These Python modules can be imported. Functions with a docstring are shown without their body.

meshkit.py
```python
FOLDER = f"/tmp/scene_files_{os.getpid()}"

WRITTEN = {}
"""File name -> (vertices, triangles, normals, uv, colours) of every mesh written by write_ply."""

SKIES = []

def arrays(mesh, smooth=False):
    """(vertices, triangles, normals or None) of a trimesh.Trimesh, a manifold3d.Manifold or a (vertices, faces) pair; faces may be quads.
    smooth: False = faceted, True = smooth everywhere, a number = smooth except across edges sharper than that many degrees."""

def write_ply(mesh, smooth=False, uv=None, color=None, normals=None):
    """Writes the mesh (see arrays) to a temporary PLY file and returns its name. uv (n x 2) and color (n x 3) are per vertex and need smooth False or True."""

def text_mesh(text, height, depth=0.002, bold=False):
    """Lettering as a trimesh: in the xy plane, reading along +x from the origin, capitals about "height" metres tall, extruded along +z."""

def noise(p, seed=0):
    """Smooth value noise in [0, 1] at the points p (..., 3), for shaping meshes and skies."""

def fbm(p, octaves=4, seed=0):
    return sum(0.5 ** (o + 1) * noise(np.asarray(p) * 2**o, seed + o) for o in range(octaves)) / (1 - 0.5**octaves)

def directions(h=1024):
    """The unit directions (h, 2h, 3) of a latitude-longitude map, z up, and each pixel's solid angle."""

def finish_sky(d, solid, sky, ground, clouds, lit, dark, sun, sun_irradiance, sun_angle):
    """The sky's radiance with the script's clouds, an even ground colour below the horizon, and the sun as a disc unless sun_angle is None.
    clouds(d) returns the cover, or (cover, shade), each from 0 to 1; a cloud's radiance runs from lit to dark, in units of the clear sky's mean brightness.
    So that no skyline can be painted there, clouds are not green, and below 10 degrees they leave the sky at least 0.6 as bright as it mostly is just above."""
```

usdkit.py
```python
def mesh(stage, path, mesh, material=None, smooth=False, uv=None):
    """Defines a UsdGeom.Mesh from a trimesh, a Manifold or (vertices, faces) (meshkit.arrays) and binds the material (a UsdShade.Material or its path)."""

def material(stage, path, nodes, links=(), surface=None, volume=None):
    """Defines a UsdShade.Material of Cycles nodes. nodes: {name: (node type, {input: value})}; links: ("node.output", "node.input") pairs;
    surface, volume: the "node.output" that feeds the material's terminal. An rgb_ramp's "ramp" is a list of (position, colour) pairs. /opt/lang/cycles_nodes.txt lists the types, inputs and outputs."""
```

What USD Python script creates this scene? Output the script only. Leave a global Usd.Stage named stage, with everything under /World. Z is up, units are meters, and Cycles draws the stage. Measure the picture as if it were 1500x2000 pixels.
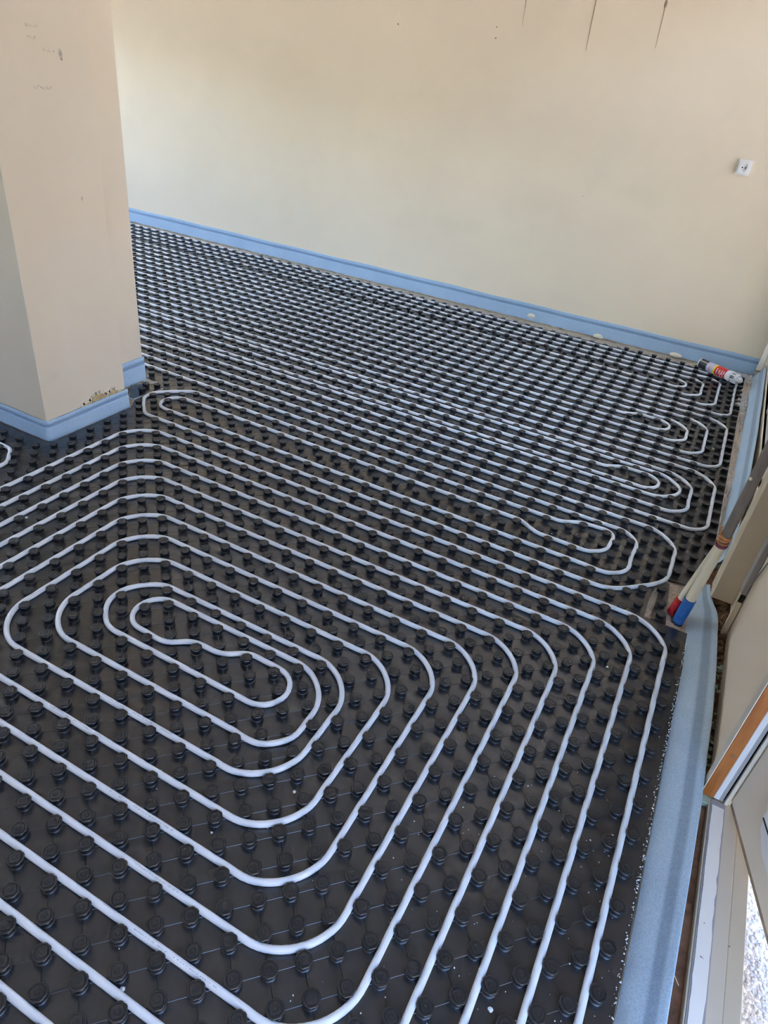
import math, random
import numpy as np, trimesh, usdkit, meshkit
from shapely.geometry import Polygon, Point
from shapely import affinity
from pxr import Usd, UsdGeom, UsdLux, UsdShade, Gf, Sdf, Vt

random.seed(7)
RNG = np.random.default_rng(11)
stage = Usd.Stage.CreateInMemory()
UsdGeom.Xform.Define(stage, '/World')
UsdGeom.Scope.Define(stage, '/World/Looks')
U = 0.05                                   # channel pitch of the stud panels, metres

# ------------------------------------------------------------------ camera, sky, sun, exposure
CAM = np.array([0.5942, -0.6752, 1.5389])
R = np.array([[0.8801840, 0.4615015, 0.1108712], [0.3375045, -0.4443299, -0.8298564], [-0.3337166, 0.7678459, -0.5468509]])
cam = UsdGeom.Camera.Define(stage, '/World/camera')
m = Gf.Matrix4d(1.0)
for k, row in enumerate((R[0], -R[1], -R[2], CAM)):
    m.SetRow3(k, Gf.Vec3d(*map(float, row)))
cam.AddTransformOp().Set(m)
cam.CreateHorizontalApertureAttr(36.0)
cam.CreateFocalLengthAttr(36.0 * 1321.0 / 1500.0)
cam.CreateClippingRangeAttr((0.05, 500.0))
cam.CreateExposureAttr(1.0)

usdkit.material(stage, '/World/Looks/sky', {
    's': ('sky_texture', {'sky_type': 'single_scattering', 'sun_disc': False, 'sun_elevation': math.radians(48), 'sun_rotation': math.radians(-70), 'altitude': 50.0, 'air_density': 1.0, 'aerosol_density': 1.2, 'ozone_density': 1.0}),
    'x': ('mix', {'mix_type': 'multiply', 'fac': 1.0, 'color2': (0.88, 0.96, 1.08)}),
    'b': ('background_shader', {'strength': 1.4})}, [('s.color', 'x.color1'), ('x.color', 'b.color')], surface='b.background')
dome = UsdLux.DomeLight.Define(stage, '/World/sky')
dome.CreateIntensityAttr(1.0)
UsdShade.MaterialBindingAPI.Apply(dome.GetPrim()).Bind(UsdShade.Material.Get(stage, '/World/Looks/sky'))
sun = UsdLux.DistantLight.Define(stage, '/World/sun')
sun.CreateIntensityAttr(5.0)
sun.CreateAngleAttr(0.53); sun.CreateNormalizeAttr(True)
sun.CreateColorAttr(Gf.Vec3f(1.0, 0.86, 0.66))
_d = np.array([math.cos(math.radians(48)) * 0.985, 0.17 * math.cos(math.radians(48)), -math.sin(math.radians(48))])   # travels towards +x, down: comes in by the unseen left window
_z = -_d / np.linalg.norm(_d); _x = np.cross([0, 1, 0], _z); _x /= np.linalg.norm(_x); _y = np.cross(_z, _x)
m = Gf.Matrix4d(1.0)
for k, row in enumerate((_x, _y, _z)):
    m.SetRow3(k, Gf.Vec3d(*map(float, row)))
sun.AddTransformOp().Set(m)

# ------------------------------------------------------------------ helpers
MATS = {}


def mat(name, nodes, links, surface='p.BSDF'):
    MATS[name] = usdkit.material(stage, '/World/Looks/' + name, nodes, links, surface=surface)
    return MATS[name]


def plain(name, color, rough=0.5, spec=0.5, bump=0.0, bscale=200.0, vary=0.0, vscale=6.0, metallic=0.0, **extra):
    """One even colour with an optional noise in tone and a fine bump, in object space."""
    n = {'p': ('principled_bsdf', {'base_color': color, 'roughness': rough, 'specular_ior_level': spec, 'metallic': metallic, **extra}),
         't': ('texture_coordinate', {})}
    l = []
    if vary:
        n['v'] = ('noise_texture', {'scale': vscale, 'detail': 4.0, 'roughness': 0.6})
        lo, hi = [max(0, c * (1 - vary)) for c in color], [c * (1 + vary) for c in color]
        n['r'] = ('rgb_ramp', {'ramp': [(0.3, lo), (0.7, hi)]})
        l += [('t.object', 'v.vector'), ('v.fac', 'r.fac'), ('r.color', 'p.base_color')]
    if bump:
        n['bn'] = ('noise_texture', {'scale': bscale, 'detail': 3.0})
        n['b'] = ('bump', {'strength': bump, 'distance': 0.002})
        l += [('t.object', 'bn.vector'), ('bn.fac', 'b.height'), ('b.normal', 'p.normal')]
    return mat(name, n, l)


def plaster(name, color, spots=(), vary=0.04, bump=0.12):
    """Painted plaster; spots are (centre, radius, colour, strength): real stains with a shape of their own."""
    n = {'g': ('geometry', {}), 'v': ('noise_texture', {'scale': 1.3, 'detail': 5.0, 'roughness': 0.62}),
         'r': ('rgb_ramp', {'ramp': [(0.3, [c * (1 - vary) for c in color]), (0.7, [c * (1 + vary) for c in color])]}),
         'w': ('noise_texture', {'scale': 7.0, 'detail': 4.0, 'roughness': 0.7}),
         'bn': ('noise_texture', {'scale': 90.0, 'detail': 4.0}), 'b': ('bump', {'strength': bump, 'distance': 0.002}),
         'p': ('principled_bsdf', {'roughness': 0.72, 'specular_ior_level': 0.3})}
    l = [('g.position', 'v.vector'), ('g.position', 'w.vector'), ('v.fac', 'r.fac'), ('g.position', 'bn.vector'), ('bn.fac', 'b.height'), ('b.normal', 'p.normal')]
    last = 'r.color'
    for k, (c, rad, col, strength) in enumerate(spots):
        sq = rad if np.ndim(rad) else (rad,) * 3
        n[f'm{k}'] = ('mapping', {'mapping_type': 'texture', 'location': c, 'scale': sq})
        n[f'd{k}'] = ('vector_math', {'math_type': 'length'})
        n[f'a{k}'] = ('math', {'math_type': 'multiply_add', 'value2': 1.1})
        n[f's{k}'] = ('map_range', {'from_min': 1.55, 'from_max': 0.6, 'to_min': 0.0, 'to_max': strength, 'clamp': True})
        n[f'x{k}'] = ('mix', {'color2': col})
        l += [('g.position', f'm{k}.vector'), (f'm{k}.vector', f'd{k}.vector1'), ('w.fac', f'a{k}.value1'), (f'd{k}.value', f'a{k}.value3'),
              (f'a{k}.value', f's{k}.value'), (f's{k}.result', f'x{k}.fac'), (last, f'x{k}.color1')]
        last = f'x{k}.color'
    l.append((last, 'p.base_color'))
    return mat(name, n, l)


USED = {}


def numbered(parent, name):
    k = USED.get((parent, name), 0)
    USED[(parent, name)] = k + 1
    return parent + '/' + (name if k == 0 else f'{name}_{k:03d}')


def tag(prim, label=None, cat=None, group=None, kind=None):
    for key, v in (('label', label), ('category', cat), ('group', group), ('kind', kind)):
        if v:
            prim.SetCustomDataByKey(key, v)
    return prim


def thing(name, label=None, cat=None, loc=(0, 0, 0), rz=0.0, group=None, kind=None):
    path = numbered('/World', name)
    x = UsdGeom.Xform.Define(stage, path)
    x.AddTranslateOp().Set(Gf.Vec3d(*map(float, loc)))
    if rz:
        x.AddRotateZOp().Set(float(rz))
    return tag(x.GetPrim(), label, cat, group, kind)


def obj(name, mesh, material, parent='/World', smooth=30, label=None, cat=None, group=None, kind=None):
    parent = parent if isinstance(parent, str) else str(parent.GetPath())
    p = usdkit.mesh(stage, numbered(parent, name), mesh, MATS[material], smooth=smooth).GetPrim()
    return tag(p, label, cat, group, kind)


cat_ = trimesh.util.concatenate


def box(x0, x1, y0, y1, z0, z1, bevel=0.0):
    b = trimesh.creation.box((x1 - x0, y1 - y0, z1 - z0))
    if bevel:
        e = np.array([x1 - x0, y1 - y0, z1 - z0]) / 2
        c = []
        for s in np.ndindex(2, 2, 2):
            s = np.array(s) * 2 - 1
            for k in range(3):
                q = e * s
                for j in range(3):
                    if j != k:
                        q[j] -= s[j] * bevel
                c.append(q)
        b = trimesh.convex.convex_hull(np.array(c))
    b.apply_translation(((x0 + x1) / 2, (y0 + y1) / 2, (z0 + z1) / 2))
    return b


def prism(poly, z0, z1):
    p = poly if isinstance(poly, Polygon) else Polygon(poly)
    g = trimesh.creation.extrude_polygon(p, z1 - z0, engine='earcut')
    g.apply_translation((0, 0, z0))
    return g


def sweep(path, rad, seg=10, cap=True, scale=None):
    """Round tube along 3-D points."""
    P = np.asarray(path, float)
    T = np.gradient(P, axis=0)
    T /= np.linalg.norm(T, axis=1)[:, None]
    ref = np.array([0, 0, 1.0]) if np.abs(T[:, 2]).max() < 0.9 else np.array([1.0, 0.1, 0])
    S = np.cross(T, ref); S /= np.linalg.norm(S, axis=1)[:, None]
    N = np.cross(S, T)
    a = np.linspace(0, 2 * np.pi, seg, endpoint=False)
    r = np.broadcast_to(rad, (len(P),))
    V = P[:, None] + r[:, None, None] * (np.cos(a)[None, :, None] * S[:, None] + np.sin(a)[None, :, None] * N[:, None])
    n = len(P)
    i, k = np.meshgrid(np.arange(n - 1), np.arange(seg), indexing='ij')
    q = np.stack([i * seg + k, i * seg + (k + 1) % seg, (i + 1) * seg + (k + 1) % seg, (i + 1) * seg + k], -1).reshape(-1, 4)
    f = np.vstack([q[:, [0, 2, 1]], q[:, [0, 3, 2]]])
    V = V.reshape(-1, 3)
    if cap:
        V = np.vstack([V, P[:1], P[-1:]])
        kk = np.arange(seg)
        f = np.vstack([f, np.stack([np.full(seg, len(V) - 2), kk, (kk + 1) % seg], 1), np.stack([np.full(seg, len(V) - 1), (n - 1) * seg + (kk + 1) % seg, (n - 1) * seg + kk], 1)])
    t = trimesh.Trimesh(V, f, process=False)
    return t


def lathe(prof, seg=32):
    """prof: (r, z) list, axis z, closed at r = 0 ends."""
    return trimesh.creation.revolve(np.array(prof, float), sections=seg)


def quad_strip(rows):
    """Grid (n x m x 3) to a mesh."""
    G = np.asarray(rows, float)
    n, mm = G.shape[:2]
    i, k = np.meshgrid(np.arange(n - 1), np.arange(mm - 1), indexing='ij')
    q = np.stack([i * mm + k, i * mm + k + 1, (i + 1) * mm + k + 1, (i + 1) * mm + k], -1).reshape(-1, 4)
    return trimesh.Trimesh(G.reshape(-1, 3), np.vstack([q[:, :3], q[:, [0, 2, 3]]]), process=False)


# ------------------------------------------------------------------ materials
CREAM = (0.78, 0.67, 0.49)
plaster('wall_paint', CREAM, spots=[
    ((-0.85, 4.65, 0.82), (0.42, 0.5, 0.20), (0.62, 0.57, 0.40), 0.30), ((-0.15, 4.67, 1.02), (0.35, 0.5, 0.12), (0.62, 0.58, 0.42), 0.30),
    ((-1.40, 4.65, 0.58), (0.25, 0.5, 0.10), (0.62, 0.56, 0.40), 0.25), ((-2.6, 4.65, 1.28), (0.35, 0.5, 0.22), (0.66, 0.61, 0.47), 0.25),
    ((-3.9, 4.65, 1.0), (0.5, 0.6, 0.3), (0.68, 0.62, 0.50), 0.2), ((-0.45, 4.65, 1.12), (0.12, 0.5, 0.22), (0.64, 0.60, 0.45), 0.22)])
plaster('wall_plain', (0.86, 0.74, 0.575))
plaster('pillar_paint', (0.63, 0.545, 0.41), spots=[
    ((-1.815, 1.402, 1.447), (0.05, 0.011, 0.019), (0.16, 0.155, 0.14), 0.75), ((-1.815, 1.404, 1.43), (0.05, 0.006, 0.006), (0.08, 0.08, 0.07), 0.8),
    ((-1.815, 1.419, 0.961), (0.05, 0.008, 0.013), (0.2, 0.19, 0.17), 0.75), ((-1.815, 1.25, 0.42), (0.05, 0.05, 0.25), (0.64, 0.59, 0.48), 0.35),
    ((-1.815, 1.16, 0.28), (0.05, 0.03, 0.02), (0.5, 0.46, 0.38), 0.4), ((-1.815, 1.43, 1.10), (0.05, 0.02, 0.02), (0.55, 0.5, 0.42), 0.35)])
plain('ceiling_white', (0.86, 0.84, 0.79), 0.8)
plain('sky_screen_tone', (0.17, 0.155, 0.14), 0.9, vary=0.1, vscale=2.0)
mat('black_plastic', {'t': ('texture_coordinate', {}), 'v': ('noise_texture', {'scale': 9.0, 'detail': 4.0}), 'r': ('rgb_ramp', {'ramp': [(0.3, (0.20,) * 3), (0.7, (0.30,) * 3)]}),
                      'bn': ('noise_texture', {'scale': 380.0, 'detail': 2.0}), 'b': ('bump', {'strength': 0.08, 'distance': 0.001}),
                      'p': ('principled_bsdf', {'base_color': (0.0105, 0.0100, 0.0102), 'specular_ior_level': 1.0, 'coat_weight': 0.2, 'coat_roughness': 0.22})},
    [('t.object', 'v.vector'), ('v.fac', 'r.fac'), ('r.color', 'p.roughness'), ('t.object', 'bn.vector'), ('bn.fac', 'b.height'), ('b.normal', 'p.normal')])
plain('stud_plastic', (0.0055, 0.0054, 0.0058), 0.34, 0.8, bump=0.10, bscale=600.0)
plain('pipe_plastic', (0.69, 0.70, 0.70), 0.34, 0.5, subsurface_weight=0.25, subsurface_scale=0.004, subsurface_radius=(1.0, 1.0, 1.0))
plain('print_ink', (0.22, 0.23, 0.25), 0.6)


def foam(name, color, band):
    """Blue foam; the darker pressed band is the mesh's own 0..1 primvar."""
    mat(name, {'t': ('texture_coordinate', {}), 'v': ('noise_texture', {'scale': 260.0, 'detail': 3.0}), 'w': ('noise_texture', {'scale': 5.0, 'detail': 3.0}), 'u': ('noise_texture', {'scale': 55.0, 'detail': 3.0}),
               'a': ('attribute', {'attribute': 'band'}), 'k': ('math', {'math_type': 'multiply_add', 'value2': 0.5, 'value3': -0.25}), 'k2': ('math', {'math_type': 'add', 'use_clamp': True}), 'k3': ('math', {'math_type': 'multiply', 'use_clamp': True}), 'k4': ('math', {'math_type': 'multiply', 'value2': 0.85}),
               'c': ('mix', {'color1': color, 'color2': band}),
               'r': ('rgb_ramp', {'ramp': [(0.25, (0.82, 0.82, 0.82)), (0.75, (1.16, 1.16, 1.16))]}), 'y': ('mix', {'mix_type': 'multiply', 'fac': 1.0}),
               'r2': ('rgb_ramp', {'ramp': [(0.3, (0.88, 0.90, 0.92)), (0.7, (1.0, 1.0, 1.0))]}), 'x': ('mix', {'mix_type': 'multiply', 'fac': 1.0}),
               'b': ('bump', {'strength': 0.35, 'distance': 0.002}), 'p': ('principled_bsdf', {'roughness': 0.55, 'specular_ior_level': 0.4, 'sheen_weight': 0.1})},
        [('t.object', 'v.vector'), ('t.object', 'w.vector'), ('t.object', 'u.vector'), ('v.fac', 'r.fac'), ('w.fac', 'r2.fac'),
         ('u.fac', 'k.value1'), ('k.value', 'k2.value1'), ('a.fac', 'k2.value2'), ('k2.value', 'k3.value1'), ('a.fac', 'k3.value2'), ('k3.value', 'k4.value1'), ('k4.value', 'c.fac'),
         ('c.color', 'y.color1'), ('r.color', 'y.color2'), ('y.color', 'x.color1'), ('r2.color', 'x.color2'), ('x.color', 'p.base_color'), ('v.fac', 'b.height'), ('b.normal', 'p.normal')])


foam('foam_blue', (0.37, 0.51, 0.64), (0.18, 0.27, 0.40))
plain('foam_cut', (0.36, 0.50, 0.68), 0.6)
foam('foam_right', (0.43, 0.555, 0.65), (0.22, 0.30, 0.38))
plain('dirt', (0.21, 0.105, 0.058), 0.9, 0.2, bump=0.9, bscale=60.0, vary=0.5, vscale=22.0)
plain('screed', (0.46, 0.39, 0.30), 0.9, 0.2, bump=0.5, bscale=80.0, vary=0.25, vscale=8.0)
plain('plaster_dust', (0.42, 0.36, 0.28), 0.95, 0.1, bump=0.8, bscale=120.0, vary=0.25, vscale=30.0)
plain('rubble_mix', (0.30, 0.20, 0.12), 0.9, 0.2, vary=0.5, vscale=25.0)
plain('rubble_green', (0.42, 0.50, 0.36), 0.85, 0.2, vary=0.2, vscale=30.0)
plain('exposed_plaster', (0.50, 0.38, 0.20), 0.95, 0.1, bump=0.9, bscale=150.0, vary=0.35, vscale=30.0)
plain('crumb_white', (0.80, 0.79, 0.76), 0.7)
plain('film', (0.56, 0.46, 0.36), 0.22, 0.6, vary=0.2, vscale=12.0)
plain('film_clear', (0.50, 0.50, 0.48), 0.2, 0.6, vary=0.12, vscale=14.0)
plain('frame_cream', (0.74, 0.63, 0.46), 0.45, 0.5, vary=0.03)
plain('frame_light', (0.72, 0.66, 0.55), 0.4, 0.5, vary=0.03)
plain('frame_white', (0.74, 0.73, 0.72), 0.35, 0.5)
plain('frame_dark', (0.05, 0.042, 0.035), 0.6)
plain('seal_grey', (0.36, 0.33, 0.32), 0.6)
plain('gap_black', (0.012, 0.010, 0.010), 0.6)
plain('duct_grey', (0.36, 0.33, 0.30), 0.55)
plain('tube_cream', (0.80, 0.705, 0.51), 0.42)
plain('steel_grey', (0.24, 0.20, 0.165), 0.45, metallic=0.1, vary=0.15, vscale=20.0)
plain('copper', (0.72, 0.34, 0.14), 0.28, metallic=0.9)
plain('tape_plum', (0.22, 0.035, 0.08), 0.5)
plain('sleeve_red', (0.52, 0.015, 0.022), 0.45)
plain('sleeve_blue', (0.012, 0.125, 0.42), 0.42)
plain('socket_plastic', (0.80, 0.79, 0.75), 0.35)
plain('hole_black', (0.015, 0.014, 0.013), 0.8)
plain('pencil', (0.40, 0.36, 0.30), 0.8)
plain('rust_streak', (0.33, 0.24, 0.16), 0.8, vary=0.3, vscale=30.0)
plain('foam_pu', (0.72, 0.67, 0.52), 0.7, bump=0.5, bscale=60.0)
plain('can_white', (0.80, 0.80, 0.83), 0.25)
plain('can_black', (0.022, 0.02, 0.02), 0.3)
plain('can_silver', (0.42, 0.39, 0.36), 0.3, metallic=0.4)
plain('can_lilac', (0.55, 0.49, 0.58), 0.3)
plain('can_yellow', (0.80, 0.70, 0.03), 0.3)
plain('can_red', (0.66, 0.022, 0.018), 0.3)
plain('cap_white', (0.74, 0.73, 0.70), 0.35)
plain('cap_grey', (0.30, 0.32, 0.34), 0.35)
plain('pine_end', (0.30, 0.13, 0.05), 0.7)
mat('pine', {'t': ('texture_coordinate', {}), 'm': ('mapping', {'scale': (26.0, 26.0, 2.2)}), 'n': ('noise_texture', {'scale': 1.6, 'detail': 5.0, 'roughness': 0.6, 'distortion': 0.6}),
             'r': ('rgb_ramp', {'ramp': [(0.30, (0.26, 0.072, 0.012)), (0.52, (0.40, 0.128, 0.024)), (0.75, (0.49, 0.175, 0.040))]}),
             'b': ('bump', {'strength': 0.1, 'distance': 0.001}), 'p': ('principled_bsdf', {'roughness': 0.38, 'specular_ior_level': 0.5})},
    [('t.object', 'm.vector'), ('m.vector', 'n.vector'), ('n.fac', 'r.fac'), ('r.color', 'p.base_color'), ('n.fac', 'b.height'), ('b.normal', 'p.normal')])


def chipped(name, color, under, cut=0.68, scale=38.0):
    mat(name, {'t': ('texture_coordinate', {}), 'n': ('noise_texture', {'scale': scale, 'detail': 5.0, 'roughness': 0.65}), 'k': ('math', {'math_type': 'greater_than', 'value2': cut}),
               'x': ('mix', {'color1': color, 'color2': under}), 'b': ('bump', {'strength': 0.25, 'distance': 0.001, 'invert': True}), 'p': ('principled_bsdf', {'roughness': 0.42})},
        [('t.object', 'n.vector'), ('n.fac', 'k.value1'), ('k.value', 'x.fac'), ('x.color', 'p.base_color'), ('k.value', 'b.height'), ('b.normal', 'p.normal')])


chipped('sill_white', (0.88, 0.82, 0.74), (0.22, 0.18, 0.20))
chipped('sill_cream', (0.62, 0.53, 0.41), (0.12, 0.10, 0.08), 0.72, 30.0)
chipped('sill_tan', (0.60, 0.51, 0.38), (0.14, 0.10, 0.07), 0.72, 30.0)
chipped('door_paint', (0.72, 0.625, 0.50), (0.52, 0.45, 0.36), 0.75, 20.0)
plain('door_edge', (0.33, 0.25, 0.17), 0.7, vary=0.35, vscale=18.0)
mat('pebbles', {'g': ('geometry', {}), 'v': ('voronoi_texture', {'scale': 75.0, 'randomness': 1.0}), 'r': ('rgb_ramp', {'ramp': [(0.0, (0.52, 0.45, 0.40)), (0.5, (0.70, 0.62, 0.55)), (1.0, (0.84, 0.72, 0.60))]}),
                'b': ('bump', {'strength': 0.7, 'distance': 0.006, 'invert': True}), 'p': ('principled_bsdf', {'roughness': 0.25, 'specular_ior_level': 0.6}), 's': ('separate_color', {})},
    [('g.position', 'v.vector'), ('v.color', 's.color'), ('s.r', 'r.fac'), ('r.color', 'p.base_color'), ('v.distance', 'b.height'), ('b.normal', 'p.normal')])
mat('glass', {'f': ('fresnel', {'IOR': 1.5}), 't': ('transparent_bsdf', {'color': (0.96, 0.97, 0.97)}), 'q': ('glossy_bsdf', {'roughness': 0.0, 'color': (1, 1, 1)}), 'm': ('mix_closure', {})},
    [('f.fac', 'm.fac'), ('t.BSDF', 'm.closure1'), ('q.BSDF', 'm.closure2')], surface='m.closure')

# ------------------------------------------------------------------ room shell
ZC = 2.62
XL, XR, YF = -6.7, 1.012, -2.6
SLOPE = 0.022


def back_y(x):                               # face of the back wall (it runs a little out of square)
    return 4.634 + SLOPE * (x + 1.5)


wb = thing('wall_back', kind='structure')
obj('plaster_face', prism([(XL - 0.2, back_y(XL - 0.2)), (1.3, back_y(1.3)), (1.3, back_y(1.3) + 0.2), (XL - 0.2, back_y(XL - 0.2) + 0.2)], -0.03, ZC), 'wall_paint', wb, smooth=False)


def streak(x, z0, lean, blob):
    """A thin dried rust run on the wall that tapers to its lower end."""
    zs = np.linspace(z0, 2.45, 14)
    w = np.interp(zs, [z0, z0 + 0.1, z0 + 0.25, 2.45], [0.0009, 0.0022, 0.0034, 0.0045])
    P = np.stack([x - lean * (zs - z0), back_y(x) + 0 * zs - 0.0008, zs], 1)
    g = [sweep(P, w, 6)]
    if blob:
        s = trimesh.creation.icosphere(2, 0.011); s.apply_scale((0.8, 0.35, 2.0)); s.apply_translation((x - lean * 0.23, back_y(x), z0 + 0.225)); g.append(s)
    return cat_(g)


for x, z0, lean, blob in ((-1.190, 1.866, 0.03, False), (-0.733, 1.766, 0.03, False), (-0.305, 1.820, 0.04, True)):
    obj('drip_streak', streak(x, z0, lean, blob), 'rust_streak', wb)
for x, z, r in ((-1.359, 1.782, 0.0055), (-1.365, 1.844, 0.004), (-2.10, 1.80, 0.006), (-0.52, 0.93, 0.003)):
    c = trimesh.creation.cylinder(r, 0.004, sections=10); c.apply_transform(trimesh.transformations.rotation_matrix(np.pi / 2, [1, 0, 0])); c.apply_translation((x, back_y(x) - 0.0005, z))
    obj('screw_hole', c, 'rust_streak', wb)
for x, z, w, h in ((-2.10, 1.862, 0.014, 0.035),):
    obj('wall_plug', box(x - w / 2, x + w / 2, back_y(x) - 0.003, back_y(x) + 0.003, z - h / 2, z + h / 2, 0.002), 'tube_cream', wb)


def wall_with_holes(axis, at, thick, lo, hi, holes, z0=-0.05, z1=ZC):
    """Wall along axis 'y' (x = at) or 'x' (y = at); holes (lo, hi, z0, z1)."""
    out = []
    cuts = sorted({lo, hi, *[h[0] for h in holes], *[h[1] for h in holes]})
    for a, b in zip(cuts, cuts[1:]):
        spans, z = [], z0
        for h in holes:
            if h[0] <= a and h[1] >= b:
                if h[2] > z: spans.append((z, h[2]))
                z = h[3]
        spans.append((z, z1))
        for s0, s1 in spans:
            out.append(box(at, at + thick, a, b, s0, s1) if axis == 'y' else box(a, b, at, at + thick, s0, s1))
    return cat_(out)


# right wall: plaster from the door (y 0.79) to the window reveal (y 1.70); ragged lower edge
wr = thing('wall_right', kind='structure')
edge_y = np.linspace(0.815, 1.74, 48)
edge_z = -0.004 + 0.012 * (meshkit.fbm(np.c_[edge_y * 14, 0 * edge_y, 0 * edge_y + 3]) - 0.5)
poly = Polygon([(y, z) for y, z in zip(edge_y, edge_z)] + [(1.74, ZC), (0.815, ZC)])
pl = trimesh.creation.extrude_polygon(poly, 0.02, engine='earcut')              # (y, z) plane, thickness along the third axis
pl = trimesh.Trimesh(np.c_[XR + 0.02 - pl.vertices[:, 2], pl.vertices[:, 0], pl.vertices[:, 1]], pl.faces, process=False); pl.fix_normals()
obj('plaster_face', pl, 'wall_plain', wr, smooth=False)
obj('masonry', wall_with_holes('y', XR + 0.02, 0.22, -3.0, 5.0, [(-1.75, 0.80, -0.05, 2.12), (1.80, 4.60, 0.12, 2.55)]), 'wall_plain', wr, smooth=False)  # near end of the doorway is out of view, widened to light the foreground
obj('plaster_face', box(XR, XR + 0.02, -2.6, -1.76, -0.005, ZC), 'wall_plain', wr, smooth=False)
wl = obj('wall_left', wall_with_holes('y', XL - 0.2, 0.2, -3.0, 5.0, [(0.7, 4.40, 0.15, 1.85)]), 'wall_plain', smooth=False, kind='structure')
obj('wall_front', wall_with_holes('x', YF - 0.2, 0.2, XL - 0.2, XR + 0.25, [(-5.2, -3.2, 0.9, 2.2)]), 'wall_plain', smooth=False, kind='structure')
obj('ceiling', box(XL - 0.2, 1.3, -2.8, 5.0, ZC, ZC + 0.15), 'ceiling_white', smooth=False, kind='structure')
obj('floor', box(XL - 0.2, XR + 0.02, -2.8, 5.0, -0.25, -0.022), 'screed', smooth=False, kind='structure')
obj('ground', box(1.0, 40.0, -30.0, 30.0, -0.5, -0.055), 'pebbles', smooth=False, kind='structure')
obj('added_sky_screen', box(8.5, 8.9, -14.0, 18.0, -0.1, 5.0), 'sky_screen_tone', smooth=False, kind='structure')  # added out of view: blocks low sky and bounces sun into the right window
obj('added_sky_screen', box(-17.0, -16.6, -14.0, 18.0, -0.1, 2.6), 'sky_screen_tone', smooth=False, kind='structure')  # added out of view to keep blue low sky from the left window
obj('ground', box(-40.0, -6.95, -30.0, 30.0, -0.5, -0.1), 'pebbles', smooth=False, kind='structure')


def window(name, x0, x1, ya, yb, z0, z1, posts, mat_):
    """A glazed opening in a wall that runs along y; posts: inner stiles."""
    w = thing(name, kind='structure')
    obj('window_frame', cat_([box(x0, x1, ya, yb, z0, z0 + 0.07, 0.003), box(x0, x1, ya, yb, z1 - 0.07, z1, 0.003)]), mat_, w)
    ys = [ya, *posts, yb]
    for y in ys:
        obj('stile', box(x0 - 0.004, x1 - 0.004, max(ya, y - 0.03), min(yb, y + 0.03), z0, z1, 0.003), mat_, w)
    for a, b in zip(ys, ys[1:]):
        obj('pane', box((x0 + x1) / 2 - 0.003, (x0 + x1) / 2 + 0.003, a + 0.03, b - 0.03, z0 + 0.07, z1 - 0.07), 'glass', w, smooth=False)
    return w


w1 = window('window_1', 1.045, 1.11, 1.80, 4.60, 0.12, 2.55, (2.70, 3.61), 'frame_light')
obj('window_sill', box(1.030, 1.06, 1.80, 4.56, 0.090, 0.12, 0.004), 'frame_cream', w1)
obj('kick_board', box(1.034, 1.05, 1.80, 4.56, -0.02, 0.090), 'frame_dark', w1)
window('window_2', -6.83, -6.77, 0.7, 4.40, 0.15, 1.85, (1.95, 3.2), 'frame_white')  # out of view; placed and sized to light the left and back of the room
fw = thing('window_3', kind='structure')  # added behind the camera as fill daylight
obj('window_frame', cat_([box(-5.2, -3.2, -2.74, -2.68, z, z + 0.07) for z in (0.9, 2.13)] + [box(x, x + 0.06, -2.74, -2.68, 0.9, 2.2) for x in (-5.2, -4.23, -3.26)]), 'frame_white', fw)
obj('pane', box(-5.14, -3.26, -2.712, -2.706, 0.97, 2.13), 'glass', fw, smooth=False)

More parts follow.
